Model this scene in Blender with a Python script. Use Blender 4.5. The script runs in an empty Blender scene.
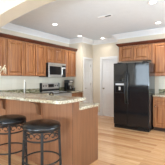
import bpy, bmesh, math, random
from mathutils import Vector, Matrix
random.seed(7)
C = bpy.context.scene.collection
S = bpy.context.scene
PI = math.pi
# ---------------- camera, world, lights, exposure ----------------
cd = bpy.data.cameras.new('camera'); cam = bpy.data.objects.new('camera', cd); C.objects.link(cam)
cd.sensor_width = 36; cd.sensor_fit = 'HORIZONTAL'; cd.lens = 36 * 190 / 165
cd.shift_y = -(82.5 - 79.0) / 165
cam.location = (0, 0, 1.33); cam.rotation_euler = (PI / 2, 0, math.radians(35.5))
cd.clip_start = .05; S.camera = cam
S.view_settings.view_transform = 'Standard'; S.view_settings.look = 'None'
S.view_settings.gamma = 1; S.view_settings.exposure = 0.13; S.view_settings.use_curve_mapping = False
W = bpy.data.worlds.new('world'); S.world = W; W.use_nodes = True
W.node_tree.nodes['Background'].inputs[0].default_value = (.72, .84, 1, 1)
W.node_tree.nodes['Background'].inputs[1].default_value = 2.0
def area(name, loc, rot, sx, sy, power, col):
    l = bpy.data.lights.new(name, 'AREA'); l.shape = 'RECTANGLE'; l.size = sx; l.size_y = sy
    l.energy = power; l.color = col
    o = bpy.data.objects.new(name, l); C.objects.link(o); o.location = loc; o.rotation_euler = rot
    return o
DAY = (.72, .87, 1.0)
UP = PI / 2 + math.radians(58)  # upward tilt that aims the added fill lights at the ceiling
area('daylight_french_door', (-3.8, -2.72, 1.2), (PI / 2, 0, 0), 1.2, 2.2, 120, DAY)
area('south_ceiling_fill', (-.1, -3.3, 1.0), (UP, 0, 0), 2.4, 1.5, 820, DAY)  # unseen fill light, added to brighten the ceiling
area('southeast_ceiling_fill', (2.6, -3.3, 1.0), (UP, 0, 0), 1.2, 1.5, 360, DAY)  # second added south fill, also thrown up at the ceiling
area('east_kitchen_fill', (4.2, 3.8, 1.1), (PI / 2 + math.radians(20), 0, PI / 2), 2.8, 1.6, 520, DAY)  # unseen fill, added to lift the kitchen's left ceiling and wall
area('east_dining_fill', (4.3, .0, .9), (UP, 0, PI / 2), 2.4, 1.5, 260, DAY)  # unseen fill, added to brighten the dining side ceiling

# ---------------- materials ----------------
def newmat(name):
    m = bpy.data.materials.new(name); m.use_nodes = True
    return m, m.node_tree, m.node_tree.nodes['Principled BSDF']
def srgb(r, g, b):
    f = lambda c: (c / 255 / 12.92) if c / 255 <= .04045 else ((c / 255 + .055) / 1.055) ** 2.4
    return (f(r), f(g), f(b), 1)
def plain(name, col, rough=.5, metal=0, noise=.03, scale=8, bump=0):
    m, t, p = newmat(name); N, L = t.nodes, t.links
    tc = N.new('ShaderNodeTexCoord'); n = N.new('ShaderNodeTexNoise'); n.inputs['Scale'].default_value = scale
    n.inputs['Detail'].default_value = 3
    L.new(tc.outputs['Object'], n.inputs['Vector'])
    r = N.new('ShaderNodeValToRGB')
    r.color_ramp.elements[0].position = .3; r.color_ramp.elements[1].position = .7
    r.color_ramp.elements[0].color = tuple(c * (1 - noise * 2) for c in col[:3]) + (1,)
    r.color_ramp.elements[1].color = tuple(min(1, c * (1 + noise)) for c in col[:3]) + (1,)
    L.new(n.outputs['Fac'], r.inputs['Fac']); L.new(r.outputs['Color'], p.inputs['Base Color'])
    p.inputs['Roughness'].default_value = rough; p.inputs['Metallic'].default_value = metal
    if bump:
        b = N.new('ShaderNodeBump'); b.inputs['Strength'].default_value = bump; b.inputs['Distance'].default_value = .002
        L.new(n.outputs['Fac'], b.inputs['Height']); L.new(b.outputs['Normal'], p.inputs['Normal'])
    return m
def wood(name, c1, c2, rough=.35, sc=(28, 28, 1.6)):
    m, t, p = newmat(name); N, L = t.nodes, t.links
    tc = N.new('ShaderNodeTexCoord'); mp = N.new('ShaderNodeMapping'); mp.inputs['Scale'].default_value = sc
    n = N.new('ShaderNodeTexNoise'); n.inputs['Scale'].default_value = 1; n.inputs['Detail'].default_value = 5; n.inputs['Distortion'].default_value = .6
    L.new(tc.outputs['Object'], mp.inputs['Vector']); L.new(mp.outputs['Vector'], n.inputs['Vector'])
    r = N.new('ShaderNodeValToRGB'); r.color_ramp.elements[0].position = .3; r.color_ramp.elements[1].position = .72
    r.color_ramp.elements[0].color = c1; r.color_ramp.elements[1].color = c2
    L.new(n.outputs['Fac'], r.inputs['Fac']); L.new(r.outputs['Color'], p.inputs['Base Color'])
    p.inputs['Roughness'].default_value = rough
    return m
M = {}
M['wall'] = plain('cream_wall_paint', srgb(218, 205, 185), .85, noise=.01)
M['ceiling'] = plain('ceiling_paint', srgb(232, 238, 243), .9, noise=.01)
M['trim'] = plain('white_trim_paint', srgb(232, 229, 226), .5, noise=.01)
M['maple'] = wood('honey_maple', srgb(128, 76, 44), srgb(184, 126, 80))
M['panelwood'] = wood('bar_panel_wood', srgb(136, 90, 60), srgb(160, 110, 76), .45)
M['shadewood'] = wood('shade_darkened_maple', srgb(102, 64, 40), srgb(128, 84, 54), .4)  # maple darkened so the end panel's dimmer light is in its colour
M['crownwood'] = wood('dark_crown_wood', srgb(78, 38, 24), srgb(108, 56, 36), .4, (3, 3, 30))
M['black'] = plain('black_gloss_appliance', srgb(28, 28, 30), .07, noise=.1, scale=16, bump=.3)
M['blackplastic'] = plain('black_plastic', srgb(14, 14, 15), .35)
M['steel'] = plain('brushed_steel', srgb(214, 211, 206), .35, .85, noise=.05, scale=40)
M['darkglass'] = plain('dark_glass', srgb(22, 22, 25), .15)
M['iron'] = plain('wrought_iron', srgb(17, 15, 15), .5, .1, noise=.1, scale=60)
M['leather'] = plain('black_leather', srgb(17, 16, 17), .24, noise=.15, scale=60, bump=.3)
M['bronze'] = plain('dark_bronze', srgb(40, 30, 26), .35, .7)
M['knob'] = plain('nickel_knob', srgb(200, 195, 185), .25, 1)
M['display'] = plain('grey_display_panel', srgb(205, 206, 208), .35)
M['plume'] = plain('dried_plume', srgb(228, 214, 184), .9, noise=.06, scale=50)
M['stem'] = plain('dried_brown_stem', srgb(80, 52, 34), .8)
M['vase'] = plain('glazed_vase', srgb(120, 100, 80), .3, noise=.1)
M['whitepole'] = plain('white_enamel', srgb(238, 236, 232), .3)
M['carafe'] = plain('carafe_glass', srgb(60, 55, 50), .08)
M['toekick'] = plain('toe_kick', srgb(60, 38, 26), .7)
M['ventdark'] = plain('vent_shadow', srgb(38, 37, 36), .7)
# granite
def granite():
    m, t, p = newmat('speckled_granite'); N, L = t.nodes, t.links
    tc = N.new('ShaderNodeTexCoord')
    n = N.new('ShaderNodeTexNoise'); n.inputs['Scale'].default_value = 42; n.inputs['Detail'].default_value = 6; n.inputs['Roughness'].default_value = .7
    n2 = N.new('ShaderNodeTexNoise'); n2.inputs['Scale'].default_value = 6; n2.inputs['Detail'].default_value = 2
    for q in (n, n2): L.new(tc.outputs['Object'], q.inputs['Vector'])
    r = N.new('ShaderNodeValToRGB'); e = r.color_ramp.elements
    e[0].position = .38; e[0].color = srgb(104, 92, 76); e[1].position = .45; e[1].color = srgb(164, 154, 134)
    x = e.new(.54); x.color = srgb(194, 186, 166); x = e.new(.66); x.color = srgb(208, 202, 186)
    r2 = N.new('ShaderNodeValToRGB'); r2.color_ramp.elements[0].color = srgb(226, 216, 200); r2.color_ramp.elements[1].color = (1, 1, 1, 1)
    r2.color_ramp.elements[0].position = .4; r2.color_ramp.elements[1].position = .6
    mx = N.new('ShaderNodeMix'); mx.data_type = 'RGBA'; mx.blend_type = 'MULTIPLY'; mx.inputs[0].default_value = 1
    L.new(n.outputs['Fac'], r.inputs['Fac']); L.new(n2.outputs['Fac'], r2.inputs['Fac'])
    L.new(r.outputs['Color'], mx.inputs[6]); L.new(r2.outputs['Color'], mx.inputs[7])
    L.new(mx.outputs[2], p.inputs['Base Color']); p.inputs['Roughness'].default_value = .22
    return m
M['granite'] = granite()
# brick-type materials: axes = which object axes go to the texture's x, y
def bricks(name, axes, cols, bw, bh, mortar, mcol, rough, offset=.5, grain=None):
    m, t, p = newmat(name); N, L = t.nodes, t.links
    tc = N.new('ShaderNodeTexCoord'); sp = N.new('ShaderNodeSeparateXYZ'); cb = N.new('ShaderNodeCombineXYZ')
    L.new(tc.outputs['Object'], sp.inputs[0])
    L.new(sp.outputs[axes[0]], cb.inputs[0]); L.new(sp.outputs[axes[1]], cb.inputs[1])
    b = N.new('ShaderNodeTexBrick'); b.offset = offset; b.inputs['Scale'].default_value = 1
    b.inputs['Brick Width'].default_value = bw; b.inputs['Row Height'].default_value = bh
    b.inputs['Mortar Size'].default_value = mortar; b.inputs['Color1'].default_value = (0, 0, 0, 1); b.inputs['Color2'].default_value = (1, 1, 1, 1)
    b.inputs['Mortar'].default_value = (.5, .5, .5, 1); b.inputs['Bias'].default_value = 0
    L.new(cb.outputs[0], b.inputs['Vector'])
    r = N.new('ShaderNodeValToRGB'); e = r.color_ramp.elements
    e[0].color = cols[0]; e[0].position = 0; e[1].color = cols[-1]; e[1].position = 1
    for i, c in enumerate(cols[1:-1]): x = e.new((i + 1) / (len(cols) - 1)); x.color = c
    L.new(b.outputs['Color'], r.inputs['Fac'])
    out = r.outputs['Color']
    if grain:
        mp = N.new('ShaderNodeMapping'); mp.inputs['Scale'].default_value = grain
        n = N.new('ShaderNodeTexNoise'); n.inputs['Scale'].default_value = 1; n.inputs['Detail'].default_value = 4
        L.new(tc.outputs['Object'], mp.inputs['Vector']); L.new(mp.outputs['Vector'], n.inputs['Vector'])
        r3 = N.new('ShaderNodeValToRGB'); r3.color_ramp.elements[0].color = srgb(232, 220, 208); r3.color_ramp.elements[1].color = (1, 1, 1, 1)
        r3.color_ramp.elements[0].position = .35; r3.color_ramp.elements[1].position = .6
        L.new(n.outputs['Fac'], r3.inputs['Fac'])
        g = N.new('ShaderNodeMix'); g.data_type = 'RGBA'; g.blend_type = 'MULTIPLY'; g.inputs[0].default_value = 1
        L.new(out, g.inputs[6]); L.new(r3.outputs['Color'], g.inputs[7]); out = g.outputs[2]
    mx = N.new('ShaderNodeMix'); mx.data_type = 'RGBA'; mx.inputs[7].default_value = mcol
    L.new(b.outputs['Fac'], mx.inputs[0]); L.new(out, mx.inputs[6]); L.new(mx.outputs[2], p.inputs['Base Color'])
    p.inputs['Roughness'].default_value = rough
    return m
M['floor'] = bricks('oak_plank_floor', (0, 1), [srgb(206, 162, 120), srgb(214, 174, 132), srgb(196, 150, 106), srgb(220, 182, 140), srgb(178, 128, 86)], 1.0, .1, .001, srgb(150, 108, 72), .2, .37, (2.5, 40, 1))
mos = [srgb(74, 70, 48), srgb(132, 132, 96), srgb(168, 158, 128), srgb(104, 104, 70), srgb(140, 120, 92), srgb(190, 184, 160)]
M['mosaic_left'] = bricks('glass_mosaic_left', (1, 2), mos, .06, .031, .0012, srgb(150, 146, 126), .2)
M['mosaic_right'] = bricks('glass_mosaic_right', (0, 2), mos, .06, .031, .0012, srgb(150, 146, 126), .2)
tl = [srgb(216, 208, 190), srgb(222, 215, 198)]
M['tile_left'] = bricks('cream_tile_left', (1, 2), tl, .15, .15, .002, srgb(206, 198, 182), .35, 0)
M['tile_right'] = bricks('cream_tile_right', (0, 2), tl, .15, .15, .002, srgb(206, 198, 182), .35, 0)
m, t, p = newmat('window_glass'); N, L = t.nodes, t.links
tr = N.new('ShaderNodeBsdfTransparent'); gl = N.new('ShaderNodeBsdfGlossy'); gl.inputs['Roughness'].default_value = .02
mx = N.new('ShaderNodeMixShader'); mx.inputs[0].default_value = .07
L.new(tr.outputs[0], mx.inputs[1]); L.new(gl.outputs[0], mx.inputs[2]); L.new(mx.outputs[0], N['Material Output'].inputs[0]); M['glass'] = m
m, t, p = newmat('lamp_diffuser'); p.inputs['Base Color'].default_value = (1, 1, 1, 1)
p.inputs['Emission Color'].default_value = (1, .95, .86, 1); p.inputs['Emission Strength'].default_value = 7; M['lamp'] = m

# ---------------- mesh helpers ----------------
class MB:
    def __init__(s): s.bm = bmesh.new()
    def hexa(s, pts):
        v = [s.bm.verts.new(p) for p in pts]
        for f in ((0, 3, 2, 1), (4, 5, 6, 7), (0, 1, 5, 4), (1, 2, 6, 5), (2, 3, 7, 6), (3, 0, 4, 7)):
            s.bm.faces.new([v[i] for i in f])
        return v
    def box(s, x0, x1, y0, y1, z0, z1, bev=0):
        x0, x1 = sorted((x0, x1)); y0, y1 = sorted((y0, y1)); z0, z1 = sorted((z0, z1))
        v = s.hexa([(x0, y0, z0), (x1, y0, z0), (x1, y1, z0), (x0, y1, z0), (x0, y0, z1), (x1, y0, z1), (x1, y1, z1), (x0, y1, z1)])
        if bev:
            es = list({e for q in v for e in q.link_edges})
            bmesh.ops.bevel(s.bm, geom=es, offset=bev, segments=2, affect='EDGES', profile=.5)
        return s
    def lathe(s, prof, cx, cy, seg=32):
        rings = []
        for r, z in prof:
            rings.append([s.bm.verts.new((cx + r * math.cos(2 * PI * k / seg), cy + r * math.sin(2 * PI * k / seg), z)) for k in range(seg)])
        for a, b in zip(rings, rings[1:]):
            for k in range(seg): s.bm.faces.new((a[k], a[(k + 1) % seg], b[(k + 1) % seg], b[k]))
        s.bm.faces.new(rings[0][::-1]); s.bm.faces.new(rings[-1])
        return s
    def tube(s, pts, r, seg=8, closed=False):
        pts = [Vector(p) for p in pts]; n = len(pts); rings = []
        rr = r if isinstance(r, (list, tuple)) else [r] * n
        up = None
        for i, p in enumerate(pts):
            if closed: tg = pts[(i + 1) % n] - pts[i - 1]
            else: tg = pts[min(i + 1, n - 1)] - pts[max(i - 1, 0)]
            tg.normalize()
            if up is None:
                up = Vector((0, 0, 1)) if abs(tg.z) < .9 else Vector((1, 0, 0))
            a = tg.cross(up)
            if a.length < 1e-4: a = tg.orthogonal()
            a.normalize(); b = tg.cross(a).normalized(); up = -b if False else a.cross(tg)
            rings.append([s.bm.verts.new(p + rr[i] * (math.cos(2 * PI * k / seg) * a + math.sin(2 * PI * k / seg) * b)) for k in range(seg)])
        pairs = list(zip(rings, rings[1:])) + ([(rings[-1], rings[0])] if closed else [])
        for a, b in pairs:
            for k in range(seg): s.bm.faces.new((a[k], a[(k + 1) % seg], b[(k + 1) % seg], b[k]))
        if not closed: s.bm.faces.new(rings[0][::-1]); s.bm.faces.new(rings[-1])
        return s
    def prism(s, poly, fn, a0, a1):
        """poly: 2d points; fn(u,v,a)->xyz; extruded from a0 to a1"""
        A = [s.bm.verts.new(fn(u, v, a0)) for u, v in poly]; B = [s.bm.verts.new(fn(u, v, a1)) for u, v in poly]
        n = len(poly)
        for k in range(n): s.bm.faces.new((A[k], A[(k + 1) % n], B[(k + 1) % n], B[k]))
        s.bm.faces.new(A[::-1]); s.bm.faces.new(B)
        return s
def build(name, mb, mat, parent=None, smooth=False, origin=None):
    bm = mb.bm
    bmesh.ops.recalc_face_normals(bm, faces=bm.faces)
    off = None
    if parent is not None:
        off = Vector((0, 0, 0)); q = parent
        while q is not None: off += q.location; q = q.parent
    elif origin is not None: off = Vector(origin)
    if off is not None: bmesh.ops.translate(bm, verts=bm.verts, vec=-off)
    me = bpy.data.meshes.new(name); bm.to_mesh(me); bm.free()
    me.materials.append(mat)
    if smooth:
        me.shade_smooth()
        me.set_sharp_from_angle(angle=math.radians(40))
    o = bpy.data.objects.new(name, me); C.objects.link(o)
    if parent is not None: o.parent = parent
    elif origin is not None: o.location = origin
    return o
def tag(o, label=None, cat=None, group=None, kind=None):
    if label: o['label'] = label
    if cat: o['category'] = cat
    if group: o['group'] = group
    if kind: o['kind'] = kind
    return o
def empty(name, loc, label, cat, group=None):
    o = bpy.data.objects.new(name, None); C.objects.link(o); o.location = loc; o.empty_display_size = .1
    return tag(o, label, cat, group)
def struct(name, mb, mat, parent=None):
    o = build(name, mb, mat, parent)
    if parent is None: o['kind'] = 'structure'
    return o

# ---------------- setting ----------------
XL, YF, YB, XP, YR, XJ = -4.43, 5.66, 6.05, -3.84, 5.37, -2.65   # left wall, fridge wall, back wall, pantry wall, return wall, jog
XE, YS, ZC = 3.6, -2.5, 2.745
struct('floor', MB().box(-4.6, 3.75, -2.65, 6.2, -.1, 0), M['floor'])
struct('ceiling', MB().box(-4.6, 3.75, -2.65, 6.2, ZC, ZC + .1), M['ceiling'])
struct('wall_left', MB().box(XL - .12, XL, YS, YR, 0, ZC), M['wall'])
struct('wall_return', MB().box(XL - .12, XP - .1201, YR, YR + .12, 0, ZC), M['wall'])
def holes(mb, axis, c0, c1, lo, hi, z0, z1, hs):
    """wall perpendicular to axis between c0,c1; holes=(u0,u1,v0,v1)"""
    def b(u0, u1, v0, v1):
        if u1 - u0 < 1e-6 or v1 - v0 < 1e-6: return
        if axis == 'x': mb.box(c0, c1, u0, u1, v0, v1)
        else: mb.box(u0, u1, c0, c1, v0, v1)
    u = lo
    for a, bb, v0, v1 in sorted(hs):
        b(u, a, z0, z1); b(a, bb, z0, v0); b(a, bb, v1, z1); u = bb
    b(u, hi, z0, z1)
    return mb
# pantry wall with door 1, back wall with door 2
struct('wall_pantry', holes(MB(), 'x', XP - .12, XP, YR, YB, 0, ZC, [(5.50, 5.945, 0, 2.035)]), M['wall'])
struct('wall_back', holes(MB(), 'y', YB, YB + .12, XP - .12, XJ, 0, ZC, [(-3.44, -2.69, 0, 2.035)]), M['wall'])
struct('wall_fridge', MB().box(XJ, XE, YF, YF + .5, 0, ZC), M['wall'])
south = [(-4.38, -3.2, .0, 2.3), (-1.3, 1.1, .75, 2.25), (2.0, 3.2, .75, 2.25)]
east = [(-1.2, 1.2, .7, 2.2), (2.3, 5.3, .8, 2.3)]  # unseen openings, the kitchen one widened to pass more added fill
struct('wall_south', holes(MB(), 'y', YS - .12, YS, XL - .12, XE + .12, 0, ZC, south), M['wall'])
struct('wall_right', holes(MB(), 'x', XE, XE + .12, YS, YF, 0, ZC, east), M['wall'])
def window(n, axis, c, rect, nu, nv):
    u0, u1, v0, v1 = rect
    mb = MB(); g = MB(); f = .05
    def b(m_, a0, a1, b0, b1, d0, d1):
        if axis == 'y': m_.box(a0, a1, c - d1, c - d0, b0, b1)
        else: m_.box(c + d0, c + d1, a0, a1, b0, b1)
    b(mb, u0 + .001, u0 + f, v0 + .001, v1 - .001, .02, .09); b(mb, u1 - f, u1 - .001, v0 + .001, v1 - .001, .02, .09)
    b(mb, u0 + f, u1 - f, v0 + .001, v0 + f, .02, .09); b(mb, u0 + f, u1 - f, v1 - f, v1 - .001, .02, .09)
    for i in range(1, nu):
        u = u0 + f + (u1 - u0 - 2 * f) * i / nu; b(mb, u - .016, u + .016, v0 + f, v1 - f, .035, .075)
    for i in range(1, nv):
        v = v0 + f + (v1 - v0 - 2 * f) * i / nv; b(mb, u0 + f, u1 - f, v - .012, v + .012, .038, .072)
    b(g, u0 + f, u1 - f, v0 + f, v1 - f, .052, .058)
    o = struct(n, mb, M['trim']); build('pane', g, M['glass'], o)
window('window_1', 'y', YS, south[0], 6, 5)
window('window_2', 'y', YS, south[1], 4, 3)
window('window_3', 'y', YS, south[2], 2, 3)
window('window_4', 'x', XE, east[0], 4, 3)
window('window_5', 'x', XE, east[1], 4, 3)

# arch wall between the rooms
def archz(x):
    k = max(-1, min(1, (x + 1.4) / 2.95)); return 1.875 + .675 * math.sqrt(1 - k * k)
mb = MB()
YA0, YA1 = 1.84, 2.13
xs = [-1.4 - 2.95 * math.cos(PI * i / 72) for i in range(73)]
rows = []
for x in xs:
    z = archz(x)
    rows.append([mb.bm.verts.new(q) for q in ((x, YA0, z), (x, YA0, ZC), (x, YA1, ZC), (x, YA1, z))])
for a, b in zip(rows, rows[1:]):
    for i in range(4): mb.bm.faces.new((a[i], a[(i + 1) % 4], b[(i + 1) % 4], b[i]))
mb.bm.faces.new(rows[0]); mb.bm.faces.new(rows[-1])
mb.box(1.55, XE, YA0, YA1, 0, ZC)
mb.box(XL, -4.35, YA0, 2.0, 1.09, ZC)
o = struct('wall_arch', mb, M['wall'])

# crown mouldings, as mitred sweep around the room
def sweep(name, path, prof, mat, closed=False):
    """path xy points, the room on the left hand side; prof: (distance out from wall, z)"""
    mb = MB(); n = len(path); P = [Vector(p) for p in path]; rings = []
    for i, p in enumerate(P):
        d0 = (P[i] - P[i - 1]).normalized() if i > 0 else None
        d1 = (P[i + 1] - P[i]).normalized() if i < n - 1 else None
        if d0 is None: d0 = d1
        if d1 is None: d1 = d0
        n0 = Vector((-d0.y, d0.x)); n1 = Vector((-d1.y, d1.x))
        mt = (n0 + n1); mt = mt / max(.2, mt.length_squared) * 2
        rings.append([mb.bm.verts.new((p.x + mt.x * u, p.y + mt.y * u, z)) for u, z in prof])
    k = len(prof)
    for a, b in zip(rings, rings[1:]):
        for i in range(k): mb.bm.faces.new((a[i], a[(i + 1) % k], b[(i + 1) % k], b[i]))
    mb.bm.faces.new(rings[0]); mb.bm.faces.new(rings[-1])
    return mb
cp = [(0.001, ZC - .001), (.13, ZC - .001), (.13, ZC - .012), (.115, ZC - .025), (.08, ZC - .05), (.04, ZC - .095), (.02, ZC - .115), (.018, ZC - .14), (.001, ZC - .14)]
path = [(XE, YF), (XJ, YF), (XJ, YB), (XP, YB), (XP, YR), (XL, YR), (XL, YA1 + .001)]
struct('trim_1', sweep('c', path, cp, M['trim']), M['trim'])
bp = [(.001, .001), (.016, .001), (.016, .09), (.01, .105), (.001, .105)]
struct('baseboard_back', sweep('b', [(XJ, YB), (-2.70 + .02, YB)], bp, M['trim']), M['trim'])
struct('baseboard_back_2', sweep('b', [(-3.515, YB), (XP, YB), (XP, 6.025)], bp, M['trim']), M['trim']).name = 'baseboard_corner'
# doors
def paneldoor(mb, fn, w, h, th):
    """fn(u,v,n)-> xyz, n outwards"""
    def bx(u0, u1, v0, v1, n0, n1, sl=0):
        mb.hexa([fn(u0, v0, n0), fn(u1, v0, n0), fn(u1, v1, n0), fn(u0, v1, n0),
                 fn(u0 + sl, v0 + sl, n1), fn(u1 - sl, v0 + sl, n1), fn(u1 - sl, v1 - sl, n1), fn(u0 + sl, v1 - sl, n1)])
    bx(0, w, 0, h, 0, th - .012)
    st = .11 if w > .6 else .075
    ncol = 2 if w > .6 else 1
    cols = []
    if ncol == 2: cols = [(st, w / 2 - .05), (w / 2 + .05, w - st)]
    else: cols = [(st, w - st)]
    rws = [(.22, .82), (.97, 1.62), (1.73, h - .11)]
    bx(0, st, 0, h, th - .012, th); bx(w - st, w, 0, h, th - .012, th)
    if ncol == 2: bx(w / 2 - .05, w / 2 + .05, 0, h, th - .012, th)
    for (a, b) in cols:
        lo = 0
        for (c, d) in rws: bx(a, b, lo, c, th - .012, th); lo = d
        bx(a, b, lo, h, th - .012, th)
        for (c, d) in rws: bx(a + .015, b - .015, c + .015, d - .015, th - .012, th - .003, .02)
# door 1 on the pantry wall (faces +X)
f1 = lambda u, v, n: (XP - .06 + n, 5.503 + u, .006 + v)
mb = MB(); paneldoor(mb, f1, .439, 2.022, .035); d1 = struct('door_1', mb, M['trim'])
hk = MB().lathe([(.022, 0), (.022, .008), (.008, .009), (.008, .02)], 0, 0, 16)
for v in hk.bm.verts: v.co = Vector((XP - .0249 + v.co.z, 5.56 + v.co.x, 1.0 + v.co.y))
hk.tube([(XP - .005, 5.56, 1.0), (XP - .002, 5.60, 1.0), (XP - .002, 5.66, .998)], .008)
build('door_handle', hk, M['knob'], d1, True)
for z in (.25, 1.1, 1.78):
    build('hinge', MB().box(XP - .024, XP - .01, 5.925, 5.9415, z, z + .09), M['knob'], d1)
mb = MB()
mb.box(XP + .0005, XP + .02, 5.425, 5.498, 0, 2.105, .004); mb.box(XP + .0005, XP + .02, 5.947, 6.02, 0, 2.105, .004); mb.box(XP + .0005, XP + .0199, 5.498, 5.947, 2.037, 2.105, .004)
mb.box(XP - .118, XP, 5.4995, 5.5025, 0, 2.034); mb.box(XP - .118, XP, 5.9425, 5.9445, 0, 2.034); mb.box(XP - .118, XP, 5.5025, 5.9425, 2.0285, 2.034)
struct('trim_2', mb, M['trim'])
# door 2 in the back wall (faces -Y)
f2 = lambda u, v, n: (-3.436 + u, YB + .06 - n, .006 + v)
mb = MB(); paneldoor(mb, f2, .742, 2.022, .035); d2 = struct('door_2', mb, M['trim'])
hk = MB().lathe([(.026, 0), (.026, .008), (.01, .012), (.01, .03), (.026, .04), (.028, .052), (.018, .064), (.004, .066)], 0, 0, 20)
for v in hk.bm.verts: v.co = Vector((-3.375 + v.co.x, YB + .0249 - v.co.z, .99 + v.co.y))
build('door_knob', hk, M['knob'], d2, True)
mb = MB()
mb.box(-3.515, -3.442, YB - .02, YB - .0005, 0, 2.125, .004); mb.box(-2.7405 + .055, -2.665, YB - .02, YB - .0005, 0, 2.125, .004); mb.box(-3.442, -2.686, YB - .0199, YB - .0005, 2.037, 2.125, .004)
mb.box(-3.4395, -3.4375, YB, YB + .118, 0, 2.034); mb.box(-2.6925, -2.6905, YB, YB + .118, 0, 2.034); mb.box(-3.4375, -2.6925, YB, YB + .118, 2.0285, 2.034)
struct('trim_3', mb, M['trim'])

# backsplashes: thin real tile layers fixed to the walls
struct('trim_4', MB().box(XL + .0005, XL + .008, 2.14, 5.369, 1.0445, 1.409), M['tile_left'])
struct('trim_5', MB().box(XL + .0005, XL + .012, 2.14, 5.369, .9215, 1.044), M['mosaic_left'])
struct('trim_6', MB().box(-1.37, 1.2, YF - .008, YF - .0005, 1.0445, 1.409), M['tile_right'])
struct('trim_7', MB().box(-1.37, 1.2, YF - .012, YF - .0005, .9215, 1.044), M['mosaic_right'])

# ---------------- cabinets ----------------
def raised_door(mb, fn, u0, u1, v0, v1, th=.026, st=.058):
    def bx(a0, a1, b0, b1, n0, n1, sl=0):
        mb.hexa([fn(a0, b0, n0), fn(a1, b0, n0), fn(a1, b1, n0), fn(a0, b1, n0),
                 fn(a0 + sl, b0 + sl, n1), fn(a1 - sl, b0 + sl, n1), fn(a1 - sl, b1 - sl, n1), fn(a0 + sl, b1 - sl, n1)])
    st = min(st, (u1 - u0) * .22, (v1 - v0) * .25)
    bx(u0 + st, u1 - st, v0 + st, v1 - st, 0, th * .12)
    bx(u0, u0 + st, v0, v1, 0, th, .005); bx(u1 - st, u1, v0, v1, 0, th, .005)
    bx(u0 + st, u1 - st, v0, v0 + st, 0, th, .005); bx(u0 + st, u1 - st, v1 - st, v1, 0, th, .005)
    g = .010
    bx(u0 + st + g, u1 - st - g, v0 + st + g, v1 - st - g, th * .12, th * .92, min(.035, (v1 - v0) * .1))
def cabinet(name, label, cat, group, fn, depth, u0, u1, v0, v1, doors, drawers=(), toe=0, knobs=False):
    """fn(u,v,n): n=0 at the cabinet's front face, negative into the wall"""
    base = fn((u0 + u1) / 2, v0, -depth / 2)
    r = empty(name, base, label, cat, group)
    mb = MB()
    mb.hexa([fn(u0 + .001, v0 + toe, -depth), fn(u1 - .001, v0 + toe, -depth), fn(u1 - .001, v1, -depth), fn(u0 + .001, v1, -depth),
             fn(u0 + .001, v0 + toe, 0), fn(u1 - .001, v0 + toe, 0), fn(u1 - .001, v1, 0), fn(u0 + .001, v1, 0)])
    build('cabinet_body', mb, M['maple'], r)
    if toe:
        mb = MB(); mb.hexa([fn(u0 + .001, v0, -depth), fn(u1 - .001, v0, -depth), fn(u1 - .001, v0 + toe - .001, -depth), fn(u0 + .001, v0 + toe - .001, -depth),
                            fn(u0 + .001, v0, -.07), fn(u1 - .001, v0, -.07), fn(u1 - .001, v0 + toe - .001, -.07), fn(u0 + .001, v0 + toe - .001, -.07)])
        build('toe_kick', mb, M['toekick'], r)
    for (a, b, c, d, hinge) in doors:
        mb = MB(); raised_door(mb, lambda u, v, n: fn(u, v, n + .001), a, b, c, d); dd = build('door', mb, M['maple'], r)
        if knobs: knob(dd, fn, (b - .03 if hinge == 'l' else a + .03), d - .06)
    for (a, b, c, d) in drawers:
        mb = MB(); raised_door(mb, lambda u, v, n: fn(u, v, n + .001), a, b, c, d, st=.03); dd = build('drawer', mb, M['maple'], r)
        knob(dd, fn, (a + b) / 2, (c + d) / 2)
    return r
def knob(parent, fn, u, v):
    k = MB().lathe([(.006, .02), (.006, .03), (.015, .035), (.017, .043), (.01, .05), (.002, .051)], 0, 0, 16)
    for q in k.bm.verts: q.co = Vector(fn(u + q.co.x, v + q.co.y, q.co.z))
    build('knob', k, M['knob'], parent, True)
FL = lambda X: (lambda u, v, n: (X + n, u, v))       # left wall cabinets face +X, u = Y
FR = lambda Y: (lambda u, v, n: (u, Y - n, v))       # fridge wall cabinets face -Y, u = X
XU, ZU0, ZU1 = -4.12, 1.41, 2.30
G1 = None
cabinet('upper_cabinet', 'honey maple wall cabinet nearest the arch, cut by the left edge of view', 'cabinet', G1, FL(XU), .309, 2.19, 2.629, ZU0, ZU1, [(2.21, 2.60, ZU0 + .012, ZU1 - .012, 'l')])
cabinet('upper_cabinet', 'honey maple wall cabinet with one wide door, second from the left edge of view', 'cabinet', G1, FL(XU), .309, 2.629, 3.149, ZU0, ZU1, [(2.655, 3.115, ZU0 + .012, ZU1 - .012, 'l')])
cabinet('upper_cabinet', 'honey maple wall cabinet with two tall doors immediately left of the microwave', 'cabinet', G1, FL(XU), .309, 3.149, 3.92, ZU0, ZU1, [(3.175, 3.495, ZU0 + .012, ZU1 - .012, 'l'), (3.515, 3.885, ZU0 + .012, ZU1 - .012, 'r')])
cabinet('upper_cabinet', 'short honey maple cabinet with two small doors above the microwave', 'cabinet', G1, FL(XU), .309, 3.92, 4.69, 1.815, ZU1, [(3.945, 4.265, 1.83, ZU1 - .012, 'l'), (4.285, 4.665, 1.83, ZU1 - .012, 'r')])
cabinet('upper_cabinet', 'honey maple wall cabinet above the coffee maker, right of the microwave', 'cabinet', G1, FL(XU), .309, 4.69, 5.355, ZU0, ZU1, [(4.715, 5.005, ZU0 + .012, ZU1 - .012, 'l'), (5.025, 5.325, ZU0 + .012, ZU1 - .012, 'r')])
YU = 5.35
cabinet('upper_cabinet', 'reddish maple cabinet with two short doors above the black refrigerator', 'cabinet', G1, FR(YU), .309, -2.46, -1.50, 1.86, ZU1, [(-2.42, -2.00, 1.875, ZU1 - .012, 'l'), (-1.98, -1.54, 1.875, ZU1 - .012, 'r')])
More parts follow.
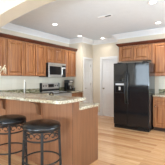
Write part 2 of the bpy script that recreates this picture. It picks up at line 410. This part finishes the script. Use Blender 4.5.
cabinet('upper_cabinet', 'tall reddish maple wall cabinet right of the refrigerator, at the right edge of view', 'cabinet', G1, FR(YU), .309, -1.495, -.60, ZU0, ZU1, [(-1.46, -1.06, ZU0 + .012, ZU1 - .012, 'l'), (-1.04, -.63, ZU0 + .012, ZU1 - .012, 'r')])
# cabinet crowns
ck = [(0, 0), (.004, 0), (.012, .012), (.03, .03), (.045, .05), (.05, .06), (.05, .07), (0, .07)]
def ccrown(path, label, ends):
    # path follows the cabinets' outline, outside on the left hand side
    mb = sweep('x', path, [(1.25 * u + .001, ZU1 + .001 + 1.25 * v) for u, v in ck], None)
    o = build('cabinet_crown', mb, M['crownwood'], None, origin=(path[0][0], path[0][1], ZU1)); tag(o, label, 'crown moulding')
ccrown([(XU + .02, 5.365), (XU + .02, 2.19)][::-1][::-1], 'dark wood crown moulding along the tops of the left wall cabinets', None)
ccrown([(-.6, YU - .02), (-2.461, YU - .02), (-2.461, YF - .001)], 'dark wood crown moulding on top of the cabinets over the refrigerator', None)

# base cabinets
XB = -3.83
toe = .1
def base_doors(u0, u1): 
    w = (u1 - u0) / 2
    return [(u0 + .02, u0 + w - .008, .13, .69, 'l'), (u0 + w + .008, u1 - .02, .13, .69, 'r')], [(u0 + .02, u1 - .02, .715, .86)]
d, w = base_doors(2.80, 3.93)
cabinet('base_cabinet', 'maple base cabinet under the left counter, between the peninsula and the range', 'cabinet', None, FL(XB), .59, 2.76, 3.93, 0, .88, d, w, toe, True)
cabinet('base_cabinet', 'small maple base cabinet beneath the coffee maker, right of the range', 'cabinet', None, FL(XB), .59, 4.71, 5.36, 0, .88, [(4.73, 5.34, .13, .69, 'l')], [(4.73, 5.34, .715, .86)], toe, True)
YBR = 5.05
cabinet('base_cabinet', 'reddish maple base cabinet with drawer right beside the refrigerator', 'cabinet', None, FR(YBR), .6, -1.365, -.75, 0, .88, [(-1.335, -.78, .13, .69, 'r')], [(-1.335, -.78, .715, .86)], toe, True)
cabinet('base_cabinet', 'reddish maple base cabinet outside the right edge of view, second from the refrigerator', 'cabinet', None, FR(YBR), .6, -.745, .3, 0, .88, [(-.72, -.23, .13, .69, 'l'), (-.21, .27, .13, .69, 'r')], [(-.72, .27, .715, .86)], toe, True)
# peninsula cabinet: faces +Y, its end panel closes the bar
r = empty('peninsula_cabinet', (-2.7, 2.46, 0), 'wooden peninsula cabinet whose flat end panel faces the walkway, behind the bar', 'cabinet')
build('cabinet_body', MB().box(-3.82, -1.642, 2.176, 2.70, .1, .879), M['maple'], r)
build('toe_kick', MB().box(-3.76, -1.70, 2.176, 2.63, 0, .0995), M['toekick'], r)
build('end_panel', MB().box(-1.641, -1.621, 2.176, 2.715, 0, .879, .002), M['shadewood'], r)
fp = lambda u, v, n: (u, 2.70 + n, v)
for i in range(4):
    u0 = -3.74 + i * .515
    mb = MB(); raised_door(mb, lambda u, v, n: fp(u, v, n + .001), u0 + .015, u0 + .5, .13, .69); dd = build('door', mb, M['maple'], r); knob(dd, fp, u0 + .06, .63)
    mb = MB(); raised_door(mb, lambda u, v, n: fp(u, v, n + .001), u0 + .015, u0 + .5, .715, .86, st=.03); dd = build('drawer', mb, M['maple'], r); knob(dd, fp, u0 + .25, .79)
# bar knee wall
r = empty('bar_wall', (-3.0, 2.1, 0), 'light maple panelled knee wall of the breakfast bar behind the stools', 'bar')
build('wall_panel', MB().box(XL + .001, -1.621, 2.04, 2.174, 0, 1.029, .002), M['panelwood'], r)
for x in (-3.21, -2.235, -1.66):
    build('batten', MB().box(x - .028, x + .028 + (.012 if x > -2 else 0), 2.026, 2.0395, .09, 1.029, .002), M['panelwood'], r)
build('base_trim', MB().box(XL + .002, -1.620, 2.022, 2.0395, 0, .0895, .003), M['panelwood'], r)
for x in (-3.225, -2.262):
    pr = [(2.0255, 1.029), (1.80, 1.029), (1.80, .995), (1.83, .985), (1.89, .975), (1.94, .955), (1.965, .915), (1.975, .86), (1.985, .80), (2.0, .775), (2.0255, .765)]
    build('corbel', MB().prism(pr, lambda u, v, a: (a, u, v), x - .03, x + .03), M['shadewood'], r)
build('end_board', MB().box(-1.6205, -1.606, 2.03, 2.1745, 0, 1.029, .002), M['shadewood'], r)
# slabs
def slab(name, pts, z0, z1, label, cat, rnd=()):
    out = []
    n = len(pts)
    for i, p in enumerate(pts):
        if i in rnd:
            R_ = rnd[i]; P = Vector(p); a = (Vector(pts[i - 1]) - P).normalized(); b = (Vector(pts[(i + 1) % n]) - P).normalized()
            c = P + (a + b) * R_
            for k in range(9):
                th = PI / 2 * k / 8
                out.append(tuple(c - b * R_ * math.cos(th) - a * R_ * math.sin(th)))
        else: out.append(p)
    mb = MB(); mb.prism(out, lambda u, v, a: (u, v, a), z0, z1)
    o = build(name, mb, M['granite'], None, origin=(pts[0][0], pts[0][1], z0))
    bv = o.modifiers.new('bevel', 'BEVEL'); bv.width = .006; bv.segments = 2; bv.limit_method = 'ANGLE'
    return tag(o, label, cat)
slab('countertop', [(XL + .002, 1.64), (-1.50, 1.64), (-1.50, 2.215), (XL + .0135, 2.215)], 1.031, 1.07, 'long raised speckled granite bar top with a rounded corner, over the stools', 'countertop', {1: .09, 2: .05})
slab('countertop', [(XL + .0135, 2.177), (-1.612, 2.177), (-1.612, 2.755), (-3.795, 2.755), (-3.795, 3.932), (XL + .0135, 3.932)], .881, .92, 'lower speckled granite counter behind the bar, showing at the peninsula end', 'countertop', {2: .03})
slab('countertop', [(XL + .0135, 4.708), (-3.795, 4.708), (-3.795, 5.368), (XL + .0135, 5.368)], .881, .92, 'short speckled granite counter that carries the coffee maker', 'countertop')
slab('countertop', [(-1.37, 5.015), (.9, 5.015), (.9, YF - .0135), (-1.37, YF - .0135)], .881, .92, 'speckled granite counter right of the black refrigerator', 'countertop')
# sink + faucet
r = empty('kitchen_sink', (-2.75, 2.5, .92), 'dark inset sink in the lower counter behind the bar', 'sink')
mb = MB()
for a in ((-3.05, -2.45, 2.36, 2.375), (-3.05, -2.45, 2.625, 2.64), (-3.05, -3.035, 2.375, 2.625), (-2.465, -2.45, 2.375, 2.625)): mb.box(*a, .9202, .926)
build('rim', mb, M['steel'], r)
build('basin', MB().box(-3.035, -2.465, 2.375, 2.625, .9202, .9215), M['darkglass'], r)
r = empty('faucet', (-2.30, 2.42, .92), 'dark bronze faucet peeking over the bar in front of the range', 'faucet')
fx, fy = -2.235, 2.30
r.location = (fx, fy, .9205)
build('base', MB().lathe([(.028, .9205), (.028, .935), (.016, .945), (.014, .99)], fx, fy, 20), M['bronze'], r, True)
pts = [(fx, fy, .98)] + [(fx - .075 + .075 * math.cos(a), fy + .03 * (1 - math.cos(a)), 1.04 + .06 * math.sin(a)) for a in [PI * k / 10 for k in range(11)]]
build('spout', MB().tube(pts, .012, 10), M['bronze'], r, True)
build('handle', MB().tube([(fx + .014, fy, .97), (fx + .05, fy, .99), (fx + .075, fy, 1.03)], .007, 8), M['bronze'], r, True)

# ---------------- refrigerator ----------------
FX0, FX1, FYf, FZ = -2.355, -1.385, 4.78, 1.76
r = empty('refrigerator', ((FX0 + FX1) / 2, 5.2, 0), 'black side by side refrigerator with ice dispenser in the left door', 'refrigerator')
build('cabinet_body', MB().box(FX0 + .005, FX1 - .005, 4.86, 5.315, .012, FZ - .015, .006), M['black'], r)
xm = -1.962
dL = build('freezer_door', MB().box(FX0, xm - .004, FYf, 4.855, .10, FZ, .012), M['black'], r)
dR = build('refrigerator_door', MB().box(xm + .004, FX1, FYf, 4.855, .10, FZ, .012), M['black'], r)
mb = MB(); mb.box(FX0 + .01, FX1 - .01, 4.81, 4.859, .0, .09, .003)
for k in range(4): mb.box(FX0 + .04, FX1 - .04, 4.803, 4.812, .02 + k * .017, .028 + k * .017)
build('toe_grille', mb, M['blackplastic'], r)
for s_, dd in ((-1, dL), (1, dR)):
    x = xm + s_ * .035
    pts = [(x, FYf - .001, .68), (x, FYf - .035, .70), (x, FYf - .055, .78), (x, FYf - .06, 1.1), (x, FYf - .055, 1.42), (x, FYf - .035, 1.50), (x, FYf - .001, 1.52)]
    build('handle', MB().tube(pts, .014, 10), M['blackplastic'], dd, True)
# dispenser
mb = MB(); mb.box(-2.30, -2.03, FYf - .012, FYf - .0005, .95, 1.27, .004)
dp = build('ice_dispenser', mb, M['blackplastic'], dL)
build('display', MB().box(-2.285, -2.045, FYf - .016, FYf - .0125, 1.165, 1.21), M['display'], dp)
build('recess', MB().box(-2.28, -2.05, FYf - .0145, FYf - .0125, .965, 1.15), M['darkglass'], dp)
build('paddle', MB().box(-2.19, -2.14, FYf - .03, FYf - .015, 1.03, 1.12, .004), M['steel'], dp)
for x in (-2.2, -1.5): build('hinge_cover', MB().box(x - .05, x + .05, 4.80, 4.92, FZ + .0005, FZ + .02, .004), M['blackplastic'], r)

# ---------------- range ----------------
RY0, RY1 = 3.94, 4.70
r = empty('kitchen_range', (-4.08, 4.32, 0), 'stainless and black freestanding range beneath the microwave', 'stove')
build('oven_body', MB().box(-4.40, -3.80, RY0, RY1, .02, .905, .003), M['steel'], r)
ct = build('cooktop', MB().box(-4.30, -3.775, RY0 + .001, RY1 - .001, .9055, .928, .004), M['darkglass'], r)
for (cx, cy, rr) in ((-4.16, 4.13, .075), (-4.16, 4.51, .095), (-3.93, 4.13, .1), (-3.93, 4.51, .08)):
    build('burner_ring', MB().tube([(cx + rr * math.cos(a), cy + rr * math.sin(a), .9285) for a in [2 * PI * k / 32 for k in range(32)]], .003, 6, True), M['display'], ct)
cpn = build('control_panel', MB().prism([(-4.405, .906), (-4.31, .9285), (-4.335, 1.20), (-4.405, 1.20)], lambda u, v, a: (u, a, v), RY0 + .002, RY1 - .002), M['steel'], r)
def onpanel(y0, y1, z0, z1, name, mat, out=.004):
    def X(z): return -4.31 - (z - .9285) * .025 / .2715
    mb = MB(); mb.hexa([(X(z0), y0, z0), (X(z0), y1, z0), (X(z1), y1, z1), (X(z1), y0, z1), (X(z0) + out, y0, z0), (X(z0) + out, y1, z0), (X(z1) + out, y1, z1), (X(z1) + out, y0, z1)])
    return build(name, mb, mat, cpn)
onpanel(4.22, 4.47, 1.07, 1.17, 'clock_display', M['darkglass'])
onpanel(3.945, 4.695, .95, 1.02, 'lower_band', M['blackplastic'], .003)
build('end_cap', MB().box(-4.404, -4.30, RY0 - .004, RY0 + .0015, .93, 1.205), M['blackplastic'], cpn)
build('end_cap', MB().box(-4.404, -4.30, RY1 - .0015, RY1 + .004, .93, 1.205), M['blackplastic'], cpn)
for y in (4.02, 4.12, 4.53, 4.63):
    k = MB().lathe([(.02, 0), (.02, .015), (.015, .025), (.003, .026)], 0, 0, 16)
    for v in k.bm.verts: v.co = Vector((-4.327 + v.co.z, y + v.co.x, 1.115 + v.co.y))
    build('knob', k, M['blackplastic'], cpn, True)
od = build('oven_door', MB().box(-3.7995, -3.77, RY0 + .004, RY1 - .004, .26, .88, .004), M['steel'], r)
build('window', MB().box(-3.7695, -3.766, RY0 + .1, RY1 - .1, .40, .72), M['darkglass'], od)
build('handle', MB().tube([(-3.769, 4.0, .82), (-3.73, 4.0, .82), (-3.725, 4.03, .82), (-3.725, 4.61, .82), (-3.73, 4.64, .82), (-3.769, 4.64, .82)], .011, 8), M['steel'], od, True)
build('storage_drawer', MB().box(-3.7995, -3.775, RY0 + .004, RY1 - .004, .05, .25, .004), M['steel'], r)
# ---------------- microwave ----------------
MZ0, MZ1, MX = 1.385, 1.812, -4.03
r = empty('microwave', (-4.2, 4.305, MZ0), 'stainless over the range microwave with dark window', 'microwave')
build('case', MB().box(-4.42, MX, 3.925, 4.685, MZ0, MZ1, .004), M['blackplastic'], r)
dr = build('door', MB().box(MX + .0005, MX + .03, 3.93, 4.50, MZ0 + .005, MZ1 - .065, .004), M['steel'], r)
build('window', MB().box(MX + .0305, MX + .033, 3.955, 4.455, MZ0 + .075, MZ1 - .10, .001), M['darkglass'], dr)
build('handle', MB().tube([(MX + .03, 4.475, 1.45), (MX + .06, 4.475, 1.46), (MX + .062, 4.475, 1.57), (MX + .06, 4.475, 1.69), (MX + .03, 4.475, 1.70)], .009, 8), M['steel'], dr, True)
pn = build('control_panel', MB().box(MX + .0005, MX + .03, 4.504, 4.68, MZ0 + .005, MZ1 - .065, .004), M['darkglass'], r)
build('display', MB().box(MX + .0305, MX + .032, 4.525, 4.66, 1.66, 1.70), M['display'], pn)
mb = MB().box(MX + .0005, MX + .03, 3.93, 4.68, MZ1 - .06, MZ1 - .003, .004)
vg = build('vent_grille', mb, M['steel'], r)

# ---------------- coffee maker ----------------
cx, cy = -4.16, 5.04
r = empty('coffee_maker', (cx, cy, .9205), 'black drip coffee maker with carafe on the counter beside the range', 'coffee maker')
build('base', MB().box(cx - .11, cx + .12, cy - .13, cy + .10, .9205, .955, .01), M['blackplastic'], r)
build('water_tank', MB().box(cx - .11, cx - .01, cy - .13, cy + .10, .9555, 1.20, .008), M['blackplastic'], r)
build('brew_head', MB().box(cx - .11, cx + .11, cy - .13, cy + .10, 1.2005, 1.30, .015), M['blackplastic'], r)
build('filter_basket', MB().lathe([(.045, 1.12), (.065, 1.16), (.07, 1.20)], cx + .055, cy - .015, 24), M['steel'], r, True)
cf = build('carafe', MB().lathe([(.055, .956), (.072, .98), (.075, 1.02), (.06, 1.07), (.045, 1.10), (.048, 1.115)], cx + .062, cy - .015, 28), M['carafe'], r, True)
build('handle', MB().tube([(cx + .10, cy + .02, 1.09), (cx + .15, cy + .04, 1.08), (cx + .155, cy + .045, 1.0), (cx + .115, cy + .035, .98)], .009, 8), M['blackplastic'], cf, True)
build('control_panel', MB().box(cx + .1105, cx + .113, cy - .10, cy + .06, 1.225, 1.275), M['steel'], r)
# kettle beside
kx, ky = -4.12, 5.24
r = empty('canister', (kx, ky, .9205), 'small dark canister between coffee maker and the cream wall', 'canister')
build('jar', MB().lathe([(.045, .9205), (.05, .93), (.05, 1.02), (.045, 1.03)], kx, ky, 24), M['carafe'], r, True)
build('lid', MB().lathe([(.047, 1.0305), (.047, 1.045), (.012, 1.05), (.012, 1.065), (.004, 1.068)], kx, ky, 24), M['steel'], r, True)
# paper towel stand
px_, py_ = -4.16, 3.19
r = empty('towel_stand', (px_, py_, .9205), 'slim white upright towel stand on the counter against the left backsplash', 'towel stand')
build('base', MB().lathe([(.07, .9205), (.07, .93), (.012, .938)], px_, py_, 28), M['whitepole'], r, True)
build('pole', MB().lathe([(.011, .9385), (.011, 1.27), (.018, 1.275), (.02, 1.29), (.012, 1.305), (.002, 1.308)], px_, py_, 16), M['whitepole'], r, True)
build('tension_arm', MB().tube([(px_ - .02, py_ + .06, .93), (px_ - .02, py_ + .062, 1.1), (px_ - .02, py_ + .062, 1.24), (px_ - .01, py_ + .02, 1.25)], .006, 8), M['bronze'], r, True)

# ---------------- vase with dried plumes, left end of the bar ----------------
vx, vy = -3.42, 1.95
r = empty('dried_arrangement', (vx, vy, 1.0705), 'cream dried plumes drooping into view at the left edge, in a vase on the bar', 'plant')
build('vase', MB().lathe([(.05, 1.0705), (.075, 1.10), (.085, 1.17), (.06, 1.25), (.035, 1.29), (.04, 1.31)], vx, vy, 28), M['vase'], r, True)
random.seed(3)
for k in range(13):
    ang = random.uniform(-1.0, .7) if k < 9 else random.uniform(1.2, 4.5)
    reach = random.uniform(.16, .29); top = random.uniform(.16, .30); droop = random.uniform(-.05, .16)
    ca, sa = math.cos(ang), math.sin(ang)
    pts = []
    for q in range(17):
        t = q / 16; rr_ = reach * math.sin(t * PI * .56) / math.sin(PI * .5)
        pts.append((vx + ca * rr_, vy + sa * rr_, 1.29 + top * math.sin(t * PI * .62) * 1.15 - droop * t ** 3))
    build('plume', MB().tube(pts, [.0025 + .0065 * math.sin(PI * min(1, q / 16) ** 1.6) for q in range(17)], 6), M['plume'], r, True)
build('twig', MB().tube([(vx, vy, 1.3), (vx + .05, vy - .01, 1.48), (vx + .11, vy - .02, 1.62), (vx + .21, vy - .03, 1.75)], [.009, .009, .008, .005], 6), M['stem'], r, True)
build('twig', MB().tube([(vx, vy, 1.3), (vx - .05, vy + .05, 1.55), (vx - .12, vy + .06, 1.80)], [.005, .004, .002], 6), M['stem'], r, True)

# ---------------- stools ----------------
def copy_tree(o, parent=None):
    c = o.copy(); C.objects.link(c)
    if parent is not None: c.parent = parent
    for ch in list(o.children): copy_tree(ch, c)
    return c
def make_stool(x, y, rot, label):
    r = empty('bar_stool', (0, 0, 0), label, 'stool', 'iron bar stools at the breakfast bar')
    R = .23
    prof = [(.19, .728), (R - .012, .729), (R, .738), (R + .002, .752), (R - .002, .765), (R - .008, .768), (R - .004, .773), (R - .01, .783), (R - .04, .795), (R - .09, .801), (R - .16, .803), (.01, .803)]
    build('seat', MB().lathe(prof, 0, 0, 48), M['leather'], r, True)
    ring = lambda rad, z, th: MB().tube([(rad * math.cos(2 * PI * k / 48), rad * math.sin(2 * PI * k / 48), z) for k in range(48)], th, 8, True)
    build('top_ring', ring(.205, .720, .0075), M['iron'], r, True)
    build('apron_ring', ring(.212, .615, .010), M['iron'], r, True)
    build('foot_ring', ring(.222, .352, .0105), M['iron'], r, True)
    for k in range(4):
        a = k * PI / 2
        c, s_ = math.cos(a), math.sin(a)
        lg = build('leg', MB().tube([(c * .21, s_ * .21, .722), (c * .214, s_ * .214, .6), (c * .224, s_ * .224, .352), (c * .236, s_ * .236, .02), (c * .238, s_ * .238, .008)], .0165, 8), M['iron'], r, True)
        build('foot', MB().lathe([(.013, 0), (.017, .003), (.016, .018), (.012, .022)], c * .238, s_ * .238, 14), M['iron'], lg, True)
        # scrollwork between the legs: pairs of opposed spirals in the apron
        for q in range(2):
            mb = MB()
            for sg in (-1, 1):
                am = a + PI / 2 * (.27 + .46 * q)
                pts = []
                for i in range(22):
                    t = i / 21; th = t * 2 * PI * .95; rad = .042 * (1 - .7 * t)
                    u = sg * (.04 - rad * math.cos(th)); v = .668 + rad * math.sin(th)
                    aa = am + u / .21
                    pts.append((.2095 * math.cos(aa), .2095 * math.sin(aa), v))
                mb.tube(pts, .006, 6)
            build('scrollwork', mb, M['iron'], r, True)
    r.location = (x, y, 0); r.rotation_euler = (0, 0, rot)
    return r
s1 = make_stool(-1.772, 1.622, math.atan2(-.690, .754), 'black backless iron bar stool with leather seat nearer the bar end, whole seat in view')
s2 = copy_tree(s1); s2.location = (-2.40, 1.588, 0); s2.rotation_euler = (0, 0, math.atan2(-.591, .893))
s2['label'] = 'black backless iron bar stool with leather seat cut by the left edge of view'

# ---------------- ceiling lights and vent ----------------
LP = [(-3.43, 3.58, 'recessed ceiling light nearest the arch on the left, above the microwave side'),
      (-3.69, 5.02, 'recessed ceiling light near the left wall corner by the cabinets'),
      (-3.25, 5.75, 'recessed ceiling light farthest back, in front of the white doors'),
      (-.98, 3.60, 'recessed ceiling light at the top right, nearest the viewer'),
      (-1.23, 4.98, 'recessed ceiling light above the refrigerator')]
for i, (x, y, lab) in enumerate(LP):
    r = empty('recessed_light', (x, y, ZC), lab, 'ceiling light', 'recessed ceiling lights')
    build('trim_ring', MB().tube([(x + .068 * math.cos(2 * PI * k / 40), y + .068 * math.sin(2 * PI * k / 40), ZC - .004) for k in range(40)], .009, 8, True), M['trim'], r, True)
    build('diffuser', MB().lathe([(.06, ZC - .0045), (.052, ZC - .008), (.01, ZC - .009)], x, y, 32), M['lamp'], r, True)
    l = bpy.data.lights.new('lamp_light', 'AREA'); l.shape = 'DISK'; l.size = .14; l.energy = 6 if y < 5.5 else 2.0; l.spread = math.radians(120); l.color = (1, .95, .88)
    lo = bpy.data.objects.new('lamp_light', l); C.objects.link(lo); lo.parent = r; lo.location = (0, 0, -.015)
r = empty('ceiling_vent', (-2.08, 3.79, ZC), 'white slotted air vent in the middle of the ceiling', 'vent')
mb = MB(); x0, x1, y0, y1 = -2.24, -1.92, 3.74, 3.84
for a in ((x0, x1, y0, y0 + .01), (x0, x1, y1 - .01, y1), (x0, x0 + .01, y0 + .01, y1 - .01), (x1 - .01, x1, y0 + .01, y1 - .01)): mb.box(*a, ZC - .010, ZC - .0005)
build('frame', mb, M['trim'], r)
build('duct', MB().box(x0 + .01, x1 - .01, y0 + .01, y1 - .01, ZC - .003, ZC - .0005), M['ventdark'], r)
for k in range(4):
    y = y0 + .013 + k * .02
    build('slat', MB().box(x0 + .01, x1 - .16, y, y + .015, ZC - .009, ZC - .004), M['trim'], r)
